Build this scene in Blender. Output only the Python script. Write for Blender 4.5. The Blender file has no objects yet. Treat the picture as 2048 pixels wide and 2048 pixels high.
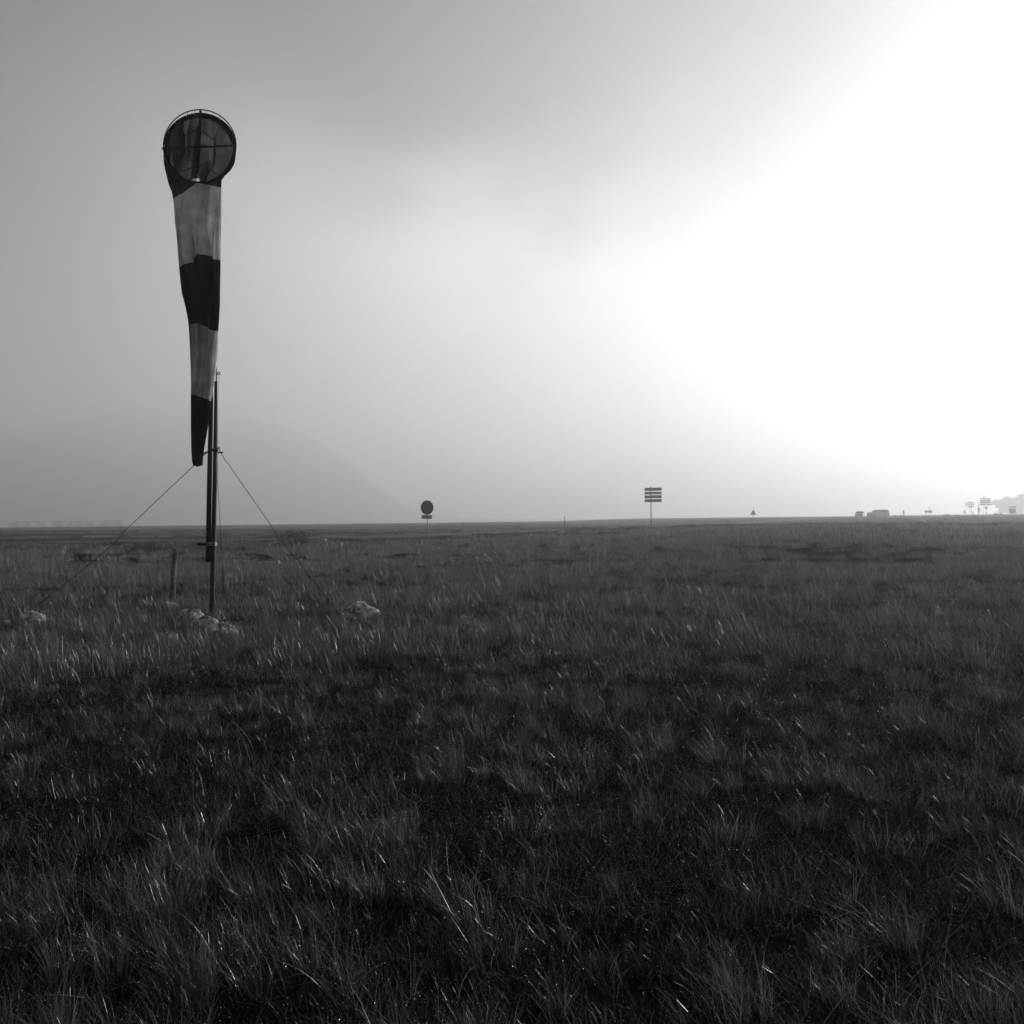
import bpy, bmesh, math, random
import numpy as np
from mathutils import Vector, Matrix, Euler, noise

R = math.radians
sc = bpy.context.scene
C = sc.collection
random.seed(7)
rng = np.random.default_rng(11)

# ------------------------------------------------------------------ camera
CAM_H = 1.2
cam_d = bpy.data.cameras.new("camera"); cam = bpy.data.objects.new("camera", cam_d); C.objects.link(cam)
cam_d.sensor_width = 24; cam_d.sensor_height = 24; cam_d.sensor_fit = 'HORIZONTAL'; cam_d.lens = 24
cam_d.clip_start = 0.05; cam_d.clip_end = 20000
PITCH, ROLL = R(0.383), R(-0.6)
CM = Matrix.Rotation(R(90) + PITCH, 3, 'X') @ Matrix.Rotation(ROLL, 3, 'Z')
cam.matrix_world = Matrix.Translation((0, 0, CAM_H)) @ CM.to_4x4()
sc.camera = cam
sc.render.resolution_x = sc.render.resolution_y = 1024

def ray(px, py):
    return CM @ Vector(((px - 1024) / 2048, -(py - 1024) / 2048, -1))

def P(px, py, d):
    """point of the place seen at (px, py) whose distance along Y is d"""
    v = ray(px, py); return Vector((0, 0, CAM_H)) + v * (d / v.y)

# ------------------------------------------------------------------ terrain
def ss(a, b, x):
    t = np.clip((np.asarray(x, float) - a) / (b - a), 0, 1); return t * t * (3 - 2 * t)

def bump(x, y):
    return (np.sin(x * 1.31 + 0.7 * np.sin(y * .9)) * np.sin(y * 1.13 + .5 * np.sin(x * .8 + 1)) * .022
            + np.sin(x * 3.1 + y * 1.3 + 2) * np.sin(y * 2.7 - x * .9) * .011
            + np.sin(x * .33 + 1.2) * np.sin(y * .27 + x * .11) * .035)

def T(x, y):
    x = np.asarray(x, float); y = np.asarray(y, float)
    r = np.hypot(x, y)
    zp = np.maximum(.02 * (x + 2), -.08) * ss(8, 75, y)
    zp = .40 * np.tanh(zp / .40)
    fa = ss(.30, .44, x / np.maximum(y, 1.0)) * ss(12, 40, y)
    zp = zp * (1 - .45 * fa)
    ye = 50 + 38 * ss(-14, 12, x)
    e = ss(ye, ye + 16 + 50 * fa, y)
    zf = .68 * ss(12, 58, x) * ss(120 - 42 * fa, 205, y) - .12 * (1 - fa)
    zf = zf + .25 * ss(230, 420, r) * ss(-50, 100, x)
    zf = zf - 7.0 * ss(430, 900, r) * (1 - ss(-100, 250, x))
    zf = zf - 2.5 * ss(600, 1400, r) * ss(-100, 250, x)
    z = zp * (1 - e) + zf * e
    fade = 1 - ss(60, 200, r)
    return z + bump(x, y) * (fade * .9 + .1)

def Tz(x, y): return float(T(x, y))

def G(px, py):
    """where the line of sight through (px, py) meets the ground"""
    v = ray(px, py); o = Vector((0, 0, CAM_H)); t = 1.0
    while t < 900:
        p = o + v * t
        if p.z <= Tz(p.x, p.y): break
        t *= 1.004
    p = o + v * t
    return Vector((p.x, p.y, Tz(p.x, p.y)))

# ------------------------------------------------------------------ helpers
def tag(o, label=None, cat=None, group=None, kind=None):
    if label: o['label'] = label
    if cat: o['category'] = cat
    if group: o['group'] = group
    if kind: o['kind'] = kind
    return o

def empty(name, loc, label, cat, group=None, rz=0):
    o = bpy.data.objects.new(name, None); C.objects.link(o)
    o.location = loc; o.rotation_euler = (0, 0, rz)
    o.empty_display_size = .2
    return tag(o, label, cat, group)

def mk(name, verts, faces, mats, parent=None, smooth=False, midx=None):
    me = bpy.data.meshes.new(name)
    me.from_pydata([tuple(v) for v in verts], [], faces)
    for m in (mats if isinstance(mats, (list, tuple)) else [mats]): me.materials.append(m)
    if midx is not None: me.polygons.foreach_set('material_index', midx)
    if smooth: me.polygons.foreach_set('use_smooth', [True] * len(me.polygons))
    me.update()
    o = bpy.data.objects.new(name, me); C.objects.link(o)
    if parent is not None:
        o.parent = parent
    return o

class MB:
    """collects shapes for ONE mesh (coordinates local to its parent)"""
    def __init__(s): s.v = []; s.f = []
    def add(s, v, f):
        b = len(s.v); s.v += [Vector(q) for q in v]; s.f += [tuple(b + i for i in q) for q in f]; return s
    def box(s, c, d, M=None, bev=0.0):
        bm = bmesh.new(); bmesh.ops.create_cube(bm, size=1)
        for w in bm.verts: w.co = Vector((w.co.x * d[0], w.co.y * d[1], w.co.z * d[2]))
        if bev: bmesh.ops.bevel(bm, geom=bm.edges[:], offset=bev, segments=2, affect='EDGES')
        bm.verts.index_update()
        vs = [(M @ w.co if M else w.co) + Vector(c) for w in bm.verts]
        fs = [tuple(w.index for w in f.verts) for f in bm.faces]; bm.free()
        return s.add(vs, fs)
    def tube(s, pts, r, n=8, cap=True, rot=0):
        pts = [Vector(p) for p in pts]; rs = r if isinstance(r, (list, tuple)) else [r] * len(pts)
        t0 = (pts[1] - pts[0]).normalized()
        a = t0.orthogonal().normalized()
        if abs(t0.z) > .9: a = (Vector((1, 0, 0)) - t0 * t0.x).normalized()
        b0 = len(s.v)
        for i, p in enumerate(pts):
            t = (pts[min(i + 1, len(pts) - 1)] - pts[max(i - 1, 0)]).normalized()
            a = (a - t * a.dot(t)).normalized(); b = t.cross(a)
            for k in range(n):
                w = 2 * math.pi * k / n + rot
                s.v.append(p + (a * math.cos(w) + b * math.sin(w)) * rs[i])
        for i in range(len(pts) - 1):
            for k in range(n):
                q = b0 + i * n; s.f.append((q + k, q + (k + 1) % n, q + n + (k + 1) % n, q + n + k))
        if cap:
            s.f.append(tuple(b0 + k for k in range(n))[::-1])
            s.f.append(tuple(b0 + (len(pts) - 1) * n + k for k in range(n)))
        return s
    def prism(s, outline, y0, y1):
        """outline in XZ extruded along Y"""
        n = len(outline)
        v = [(x, y0, z) for x, z in outline] + [(x, y1, z) for x, z in outline]
        f = [tuple(range(n)), tuple(range(2 * n - 1, n - 1, -1))]
        f += [(i, i + n, (i + 1) % n + n, (i + 1) % n) for i in range(n)]
        return s.add(v, f)
    def build(s, name, m, parent=None, smooth=False):
        return mk(name, s.v, s.f, m, parent, smooth)

# ------------------------------------------------------------------ materials
def mat(name, base, rough=.7, metal=0, spec=.5, var=0, vscale=8, bump_=0, bscale=40, var2=None, coat=0):
    m = bpy.data.materials.new(name); m.use_nodes = True
    nt = m.node_tree; b = nt.nodes['Principled BSDF']
    b.inputs['Base Color'].default_value = (base, base, base, 1)
    b.inputs['Roughness'].default_value = rough; b.inputs['Metallic'].default_value = metal
    b.inputs['Specular IOR Level'].default_value = spec
    if coat: b.inputs['Coat Weight'].default_value = coat
    tc = nt.nodes.new('ShaderNodeTexCoord')
    if var or bump_:
        n1 = nt.nodes.new('ShaderNodeTexNoise'); n1.inputs['Scale'].default_value = vscale
        n1.inputs['Detail'].default_value = 8; n1.inputs['Roughness'].default_value = .65
        nt.links.new(tc.outputs['Object'], n1.inputs['Vector'])
        cr = nt.nodes.new('ShaderNodeValToRGB')
        lo = base * (1 - var) if var2 is None else var2
        cr.color_ramp.elements[0].position = .38; cr.color_ramp.elements[1].position = .62
        cr.color_ramp.elements[0].color = (lo, lo, lo, 1); cr.color_ramp.elements[1].color = (base, base, base, 1)
        nt.links.new(n1.outputs['Fac'], cr.inputs['Fac']); nt.links.new(cr.outputs['Color'], b.inputs['Base Color'])
    if bump_:
        n2 = nt.nodes.new('ShaderNodeTexNoise'); n2.inputs['Scale'].default_value = bscale; n2.inputs['Detail'].default_value = 6
        nt.links.new(tc.outputs['Object'], n2.inputs['Vector'])
        bp = nt.nodes.new('ShaderNodeBump'); bp.inputs['Strength'].default_value = bump_; bp.inputs['Distance'].default_value = .02
        nt.links.new(n2.outputs['Fac'], bp.inputs['Height']); nt.links.new(bp.outputs['Normal'], b.inputs['Normal'])
    return m

def leafy(name, lo, hi, trans=.45, gloss=.06, tscale=1.0):
    """thin plant matter: diffuse + translucent, brightness differs per clump and over the field"""
    m = bpy.data.materials.new(name); m.use_nodes = True; nt = m.node_tree; nt.nodes.clear()
    N, L = nt.nodes.new, nt.links.new
    oi = N('ShaderNodeObjectInfo'); geo = N('ShaderNodeNewGeometry')
    no = N('ShaderNodeTexNoise'); no.inputs['Scale'].default_value = .35 * tscale; no.inputs['Detail'].default_value = 4
    L(geo.outputs['Position'], no.inputs['Vector'])
    mr = N('ShaderNodeMapRange'); mr.inputs[1].default_value = .35; mr.inputs[2].default_value = .65
    L(no.outputs['Fac'], mr.inputs[0])
    ad = N('ShaderNodeMath'); ad.operation = 'MULTIPLY_ADD'; ad.inputs[1].default_value = .5
    mu = N('ShaderNodeMath'); mu.operation = 'MULTIPLY'; mu.inputs[1].default_value = .5
    L(oi.outputs['Random'], mu.inputs[0]); L(mr.outputs[0], ad.inputs[0]); L(mu.outputs[0], ad.inputs[2])
    # every blade its own tone
    isl = N('ShaderNodeMath'); isl.operation = 'POWER'; isl.inputs[1].default_value = 3.8
    L(geo.outputs['Random Per Island'], isl.inputs[0])
    hf = N('ShaderNodeMath'); hf.operation = 'MULTIPLY_ADD'; hf.inputs[1].default_value = .75; hf.inputs[2].default_value = .25
    L(ad.outputs[0], hf.inputs[0])
    ave = N('ShaderNodeMath'); ave.operation = 'MULTIPLY'; L(isl.outputs[0], ave.inputs[0]); L(hf.outputs[0], ave.inputs[1])
    cr = N('ShaderNodeValToRGB'); e = cr.color_ramp.elements
    e[0].color = (lo, lo, lo, 1); e[1].color = (hi, hi, hi, 1)
    L(ave.outputs[0], cr.inputs['Fac'])
    d = N('ShaderNodeBsdfDiffuse'); t = N('ShaderNodeBsdfTranslucent'); g = N('ShaderNodeBsdfGlossy')
    g.inputs['Roughness'].default_value = .28; g.inputs['Color'].default_value = (.8, .8, .8, 1)
    L(cr.outputs['Color'], d.inputs['Color']); L(cr.outputs['Color'], t.inputs['Color'])
    m1 = N('ShaderNodeMixShader'); m1.inputs[0].default_value = trans
    L(d.outputs[0], m1.inputs[1]); L(t.outputs[0], m1.inputs[2])
    m2 = N('ShaderNodeMixShader'); m2.inputs[0].default_value = gloss
    L(m1.outputs[0], m2.inputs[1]); L(g.outputs[0], m2.inputs[2])
    o = N('ShaderNodeOutputMaterial'); L(m2.outputs[0], o.inputs[0])
    return m

def cloth(name, dif, tr, weave=900):
    m = bpy.data.materials.new(name); m.use_nodes = True; nt = m.node_tree; nt.nodes.clear()
    N, L = nt.nodes.new, nt.links.new
    tc = N('ShaderNodeTexCoord'); no = N('ShaderNodeTexNoise'); no.inputs['Scale'].default_value = 5; no.inputs['Detail'].default_value = 5
    L(tc.outputs['Object'], no.inputs['Vector'])
    outs = []
    for c in (dif, tr):
        cr = N('ShaderNodeValToRGB'); e = cr.color_ramp.elements; e[0].position = .3; e[1].position = .7
        e[0].color = (c * .55,) * 3 + (1,); e[1].color = (c,) * 3 + (1,)
        L(no.outputs['Fac'], cr.inputs['Fac']); outs.append(cr)
    d = N('ShaderNodeBsdfDiffuse'); t = N('ShaderNodeBsdfTranslucent')
    L(outs[0].outputs['Color'], d.inputs['Color']); L(outs[1].outputs['Color'], t.inputs['Color'])
    a = N('ShaderNodeAddShader'); L(d.outputs[0], a.inputs[0]); L(t.outputs[0], a.inputs[1])
    bp = N('ShaderNodeBump'); bp.inputs['Strength'].default_value = .15; n2 = N('ShaderNodeTexNoise'); n2.inputs['Scale'].default_value = 60
    L(tc.outputs['Object'], n2.inputs['Vector']); L(n2.outputs['Fac'], bp.inputs['Height'])
    L(bp.outputs['Normal'], d.inputs['Normal']); L(bp.outputs['Normal'], t.inputs['Normal'])
    o = N('ShaderNodeOutputMaterial'); L(a.outputs[0], o.inputs[0])
    return m

M = dict(
    steel=mat('dark_painted_steel', .005, .38, 0, .5, .4, 14, .15, 60),
    iron=mat('bare_iron', .06, .5, .6, .5, .5, 30, .2, 90),
    zinc=mat('galvanised_zinc', .34, .4, .7, .5, .3, 12, .1, 50),
    black=mat('black_enamel', .006, .5, 0, .2),
    signback=mat('sign_back_grey', .16, .55, .4, .5, .25, 3),
    signface=mat('sign_face_grey', .3, .6, 0, .4, .2, 4),
    signdark=mat('sign_dark_film', .05, .5),
    wood=mat('weathered_wood', .22, .85, 0, .3, .6, 6, .9, 30, var2=.05),
    rock=mat('lichen_limestone', .75, .9, 0, .3, .7, 15, 1.0, 22, var2=.025),
    wire=mat('stranded_wire', .03, .5, .7),
    soil=None,
    paint=mat('silver_car_paint', .55, .3, .4, .5, coat=.6),
    paint2=mat('dark_grey_car_paint', .2, .3, .4, .5, coat=.6),
    glass=mat('tinted_car_glass', .02, .08, 0, .8),
    rubber=mat('tyre_rubber', .02, .85),
    lamp=mat('lamp_lens', .8, .15, .3, .8),
    skin=mat('skin', .35, .6), jacket=mat('dark_jacket_cloth', .05, .9), trousers=mat('dark_trouser_cloth', .04, .9),
    bark=mat('bark', .1, .9, 0, .3, .5, 8, .8, 20),
    white=mat('white_reflective', .75, .5),
    paper=mat('white_paper', .8, .9),
    asphalt=mat('worn_asphalt', .03, .85, 0, .4, .3, .8, .3, 60),
    roadline=mat('white_road_paint', .25, .7, 0, .4, .3, 3),
    sockdark=cloth('dark_windsock_cloth', .012, .06),
    sockwhite=cloth('white_windsock_cloth', .42, .5),
    hem=cloth('dark_hem_webbing', .02, .004),
    blade=leafy('dry_grass_blades', .006, .60, .5, .09),
    bladeg=leafy('green_grass_blades', .006, .22, .3, .03),
    moss=leafy('low_herbs', .006, .20, .25, .02),
    straw=leafy('bleached_straw', .12, .60, .5, .06),
    foliage=leafy('tree_foliage', .03, .09, .35, .03),
)
dew = bpy.data.materials.new('dew_drops'); dew.use_nodes = True
_b = dew.node_tree.nodes['Principled BSDF']
_b.inputs['Base Color'].default_value = (.9, .9, .9, 1); _b.inputs['Roughness'].default_value = .3; _b.inputs['Metallic'].default_value = .6
M['dew'] = dew

def ground_mat():
    m = bpy.data.materials.new('meadow_soil'); m.use_nodes = True; nt = m.node_tree
    N, L = nt.nodes.new, nt.links.new; b = nt.nodes['Principled BSDF']
    geo = N('ShaderNodeNewGeometry')
    fine = N('ShaderNodeTexNoise'); fine.inputs['Scale'].default_value = 22; fine.inputs['Detail'].default_value = 9; fine.inputs['Roughness'].default_value = .75
    L(geo.outputs['Position'], fine.inputs['Vector'])
    mp = N('ShaderNodeMapping'); mp.inputs['Scale'].default_value = (.05, .28, 1)
    mp.inputs['Rotation'].default_value = (0, 0, R(-8)); L(geo.outputs['Position'], mp.inputs['Vector'])
    st = N('ShaderNodeTexNoise'); st.inputs['Scale'].default_value = 1; st.inputs['Detail'].default_value = 7; st.inputs['Roughness'].default_value = .6
    L(mp.outputs[0], st.inputs['Vector'])
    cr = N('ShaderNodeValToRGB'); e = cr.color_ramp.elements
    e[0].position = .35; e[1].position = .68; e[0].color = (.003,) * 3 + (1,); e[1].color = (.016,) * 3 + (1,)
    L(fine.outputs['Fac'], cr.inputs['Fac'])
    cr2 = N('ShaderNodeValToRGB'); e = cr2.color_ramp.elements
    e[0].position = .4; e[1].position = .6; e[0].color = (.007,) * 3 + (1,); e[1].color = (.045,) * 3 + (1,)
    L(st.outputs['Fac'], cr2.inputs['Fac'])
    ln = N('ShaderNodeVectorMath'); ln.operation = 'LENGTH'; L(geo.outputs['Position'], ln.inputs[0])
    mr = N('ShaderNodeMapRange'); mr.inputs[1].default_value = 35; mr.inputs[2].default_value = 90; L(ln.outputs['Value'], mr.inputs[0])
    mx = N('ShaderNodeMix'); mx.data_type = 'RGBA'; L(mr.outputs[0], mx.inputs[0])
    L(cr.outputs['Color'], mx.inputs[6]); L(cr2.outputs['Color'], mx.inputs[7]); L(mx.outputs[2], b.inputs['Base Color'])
    b.inputs['Roughness'].default_value = .95; b.inputs['Specular IOR Level'].default_value = 0
    bp = N('ShaderNodeBump'); bp.inputs['Strength'].default_value = .8; bp.inputs['Distance'].default_value = .03
    L(fine.outputs['Fac'], bp.inputs['Height']); L(bp.outputs['Normal'], b.inputs['Normal'])
    return m
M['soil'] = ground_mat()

# ------------------------------------------------------------------ light and sky
SUN_AZ, SUN_EL = R(46), R(12)      # azimuth measured from +Y towards +X
sun_dir = Vector((math.sin(SUN_AZ) * math.cos(SUN_EL), math.cos(SUN_AZ) * math.cos(SUN_EL), math.sin(SUN_EL)))
sl = bpy.data.lights.new("sun", 'SUN'); sl.energy = 4.6; sl.angle = R(.53); sl.color = (1, 1, 1)
so = bpy.data.objects.new("sun", sl); C.objects.link(so)
so.rotation_euler = (-sun_dir).to_track_quat('-Z', 'Y').to_euler(); so.location = (0, 0, 50)

world = bpy.data.worlds.new("World"); sc.world = world; world.use_nodes = True
nt = world.node_tree; N, L = nt.nodes.new, nt.links.new
bg = nt.nodes['Background']
sky = N('ShaderNodeTexSky'); sky.sky_type = 'NISHITA'; sky.sun_disc = False
sky.sun_elevation = SUN_EL; sky.sun_rotation = SUN_AZ
sky.altitude = 800; sky.air_density = 1.0; sky.dust_density = 4.0; sky.ozone_density = 1
bw = N('ShaderNodeRGBToBW'); L(sky.outputs[0], bw.inputs[0])
tc = N('ShaderNodeTexCoord')
# cloud layer: noise over the sky's own directions
sepv = N('ShaderNodeSeparateXYZ'); L(tc.outputs['Generated'], sepv.inputs[0])
mp = N('ShaderNodeMapping'); mp.inputs['Scale'].default_value = (1.6, 1.6, 3.2); mp.inputs['Location'].default_value = (.35, .2, .1)
L(tc.outputs['Generated'], mp.inputs['Vector'])
cn = N('ShaderNodeTexNoise'); cn.inputs['Scale'].default_value = 1.5; cn.inputs['Detail'].default_value = 4; cn.inputs['Roughness'].default_value = .5
cn.inputs['Distortion'].default_value = .3
L(mp.outputs[0], cn.inputs['Vector'])
# one heavier cloud bank standing high in the north
dist = N('ShaderNodeVectorMath'); dist.operation = 'SUBTRACT'
bank = ray(850, 20).normalized()
dist.inputs[1].default_value = bank; L(tc.outputs['Generated'], dist.inputs[0])
sc3 = N('ShaderNodeVectorMath'); sc3.operation = 'MULTIPLY'; sc3.inputs[1].default_value = (4.2, 2.4, 6.0)
L(dist.outputs[0], sc3.inputs[0])
ln = N('ShaderNodeVectorMath'); ln.operation = 'LENGTH'; L(sc3.outputs[0], ln.inputs[0])
add = N('ShaderNodeMath'); add.operation = 'MULTIPLY_ADD'; add.inputs[1].default_value = 1.6; L(cn.outputs['Fac'], add.inputs[0]); L(ln.outputs['Value'], add.inputs[2])
cl = N('ShaderNodeMapRange'); cl.interpolation_type = 'SMOOTHSTEP'; cl.inputs[1].default_value = 1.25; cl.inputs[2].default_value = 2.15
cl.inputs[3].default_value = .04; cl.inputs[4].default_value = 1.0
L(add.outputs[0], cl.inputs[0])
cl2 = N('ShaderNodeMapRange'); cl2.interpolation_type = 'SMOOTHSTEP'; cl2.inputs[1].default_value = .3; cl2.inputs[2].default_value = .7
cl2.inputs[3].default_value = .8; cl2.inputs[4].default_value = 1.1
L(cn.outputs['Fac'], cl2.inputs[0])
mu = N('ShaderNodeMath'); mu.operation = 'MULTIPLY'; L(cl.outputs[0], mu.inputs[0]); L(cl2.outputs[0], mu.inputs[1])
# the cloud deck evens out the clear-sky brightness and holds most of it back
pw = N('ShaderNodeMath'); pw.operation = 'POWER'; pw.inputs[1].default_value = .5; L(bw.outputs[0], pw.inputs[0])
dk = N('ShaderNodeMath'); dk.operation = 'MULTIPLY'; dk.inputs[1].default_value = 1.7; L(pw.outputs[0], dk.inputs[0])
# thin bright part of the deck beside the heavy bank
d2 = N('ShaderNodeVectorMath'); d2.operation = 'SUBTRACT'; d2.inputs[1].default_value = ray(1020, 520).normalized(); L(tc.outputs['Generated'], d2.inputs[0])
s2 = N('ShaderNodeVectorMath'); s2.operation = 'MULTIPLY'; s2.inputs[1].default_value = (2.2, 1.5, 4.2); L(d2.outputs[0], s2.inputs[0])
l2 = N('ShaderNodeVectorMath'); l2.operation = 'LENGTH'; L(s2.outputs[0], l2.inputs[0])
a2 = N('ShaderNodeMath'); a2.operation = 'MULTIPLY_ADD'; a2.inputs[1].default_value = .5; L(cn.outputs['Fac'], a2.inputs[0]); L(l2.outputs['Value'], a2.inputs[2])
b2 = N('ShaderNodeMapRange'); b2.interpolation_type = 'SMOOTHSTEP'; b2.inputs[1].default_value = .2; b2.inputs[2].default_value = 1.5
b2.inputs[3].default_value = 3.6; b2.inputs[4].default_value = .25; L(a2.outputs[0], b2.inputs[0])
# grey cloud standing above the sun
d3 = N('ShaderNodeVectorMath'); d3.operation = 'SUBTRACT'; d3.inputs[1].default_value = ray(1900, -60).normalized(); L(tc.outputs['Generated'], d3.inputs[0])
s3 = N('ShaderNodeVectorMath'); s3.operation = 'MULTIPLY'; s3.inputs[1].default_value = (2.0, 2.0, 4.6); L(d3.outputs[0], s3.inputs[0])
l3 = N('ShaderNodeVectorMath'); l3.operation = 'LENGTH'; L(s3.outputs[0], l3.inputs[0])
a3 = N('ShaderNodeMath'); a3.operation = 'MULTIPLY_ADD'; a3.inputs[1].default_value = 1.0; L(cn.outputs['Fac'], a3.inputs[0]); L(l3.outputs['Value'], a3.inputs[2])
b3 = N('ShaderNodeMapRange'); b3.interpolation_type = 'SMOOTHSTEP'; b3.inputs[1].default_value = .7; b3.inputs[2].default_value = 1.9
b3.inputs[3].default_value = .05; b3.inputs[4].default_value = 1; L(a3.outputs[0], b3.inputs[0])
m3 = N('ShaderNodeMath'); m3.operation = 'MULTIPLY'; L(mu.outputs[0], m3.inputs[0]); L(b3.outputs[0], m3.inputs[1])
mb = N('ShaderNodeMath'); mb.operation = 'MULTIPLY'; L(m3.outputs[0], mb.inputs[0]); L(b2.outputs[0], mb.inputs[1])
mu2 = N('ShaderNodeMath'); mu2.operation = 'MULTIPLY'; L(mb.outputs[0], mu2.inputs[0]); L(dk.outputs[0], mu2.inputs[1])
L(mu2.outputs[0], bg.inputs['Color']); bg.inputs['Strength'].default_value = .05

# haze: one closed box of even air
hz = MB(); hz.box((0, 0, 105), (14400, 14400, 246))
vm = bpy.data.materials.new('haze_air'); vm.use_nodes = True; nt = vm.node_tree; nt.nodes.clear()
pv = nt.nodes.new('ShaderNodeVolumePrincipled'); pv.inputs['Density'].default_value = .00165
pv.inputs['Color'].default_value = (.95, .95, .95, 1); pv.inputs['Anisotropy'].default_value = .61
om = nt.nodes.new('ShaderNodeOutputMaterial'); nt.links.new(pv.outputs[0], om.inputs['Volume'])
haze = hz.build('haze', vm); tag(haze, kind='stuff', label='pale morning mist over the whole plain', cat='haze')

# ------------------------------------------------------------------ ground
nr, na = 260, 560
rr = np.concatenate([[0.0], np.geomspace(.6, 7000, nr)])
aa = np.linspace(0, 2 * np.pi, na, endpoint=False)
xs = (rr[1:, None] * np.sin(aa)[None]).ravel(); ys = (rr[1:, None] * np.cos(aa)[None]).ravel()
zs = T(xs, ys)
gv = [(0, 0, Tz(0, 0))] + list(zip(xs.tolist(), ys.tolist(), zs.tolist()))
gf = [(0, 1 + (k + 1) % na, 1 + k) for k in range(na)]
for i in range(nr - 1):
    b0 = 1 + i * na
    for k in range(na):
        k2 = (k + 1) % na
        gf.append((b0 + k, b0 + k2, b0 + na + k2, b0 + na + k))
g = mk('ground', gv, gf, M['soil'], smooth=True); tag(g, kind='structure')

# road across the plain, behind the meadow edge
def catmull(pts, n):
    out = []
    for i in range(len(pts) - 1):
        p0 = pts[max(i - 1, 0)]; p1 = pts[i]; p2 = pts[i + 1]; p3 = pts[min(i + 2, len(pts) - 1)]
        for k in range(n):
            t = k / n
            out.append(tuple(.5 * (2 * b + (c - a) * t + (2 * a - 5 * b + 4 * c - d) * t * t + (-a + 3 * b - 3 * c + d) * t ** 3)
                             for a, b, c, d in zip(p0, p1, p2, p3)))
    out.append(tuple(pts[-1])); return out
ROAD = catmull([(-190, 66), (-60, 69), (-22, 72), (-8, 82), (3, 108), (18, 138), (40, 170), (72, 208), (130, 262), (260, 330), (420, 380)], 40)
def strip(name, off, w, lift, m, kind, dash=None):
    v, f = [], []
    n = len(ROAD)
    for i, (x, y) in enumerate(ROAD):
        a = Vector(ROAD[min(i + 1, n - 1)]) - Vector(ROAD[max(i - 1, 0)]); a.normalize(); nn = Vector((-a.y, a.x))
        for s in (off - w / 2, off, off + w / 2):
            px, py = x + nn.x * s, y + nn.y * s; v.append((px, py, Tz(px, py) + lift))
    for i in range(n - 1):
        if dash and (i // dash) % 2: continue
        for k in (0, 1): f.append((3 * i + k, 3 * i + 3 + k, 3 * i + 4 + k, 3 * i + 1 + k))
    o = mk(name, v, f, m, smooth=True); tag(o, kind=kind); return o
strip('road', 0, 5.6, .07, M['asphalt'], 'structure')
strip('road_edge_marking', 2.6, .14, .078, M['roadline'], 'structure')

# distant hill
prof = [(-900, 20), (-500, 70), (-250, 120), (-60, 165), (85, 178), (190, 212), (286, 224), (381, 226), (455, 212), (520, 203), (593, 186), (660, 148), (720, 96), (780, 46), (850, 10), (1010, 0), (1400, 0)]
def hillmesh(name, prof, d0, depth):
    xsx = np.interp(np.linspace(0, 1, 140), np.linspace(0, 1, len(prof)), [p[0] for p in prof])
    hh = np.interp(xsx, [p[0] for p in prof], [p[1] for p in prof])
    hh = np.convolve(np.pad(hh, 4, 'edge'), np.ones(9) / 9, 'valid')
    v = []; rows = 26
    for j in range(rows):
        t = j / (rows - 1); sh = math.sin(math.pi * t) ** .7
        for x, h in zip(xsx, hh):
            d = d0 + depth * (t - .5)
            X = (x - 1024) / 2048 * d0; H = h / 2048 * d0
            v.append((X, d, -14 + (H + 14) * sh * (1 + .012 * noise.noise((X * .01, d * .01, 0)))))
    n = len(xsx)
    f = [(j * n + i, j * n + i + 1, (j + 1) * n + i + 1, (j + 1) * n + i) for j in range(rows - 1) for i in range(n - 1)]
    return mk(name, v, f, M['hill'], smooth=True)
M['hill'] = mat('hill_scrub', .1, .95, 0, .2, .5, .01, 0, 1)
h = hillmesh('hills', prof, 2020, 820); tag(h, kind='structure')

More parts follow.
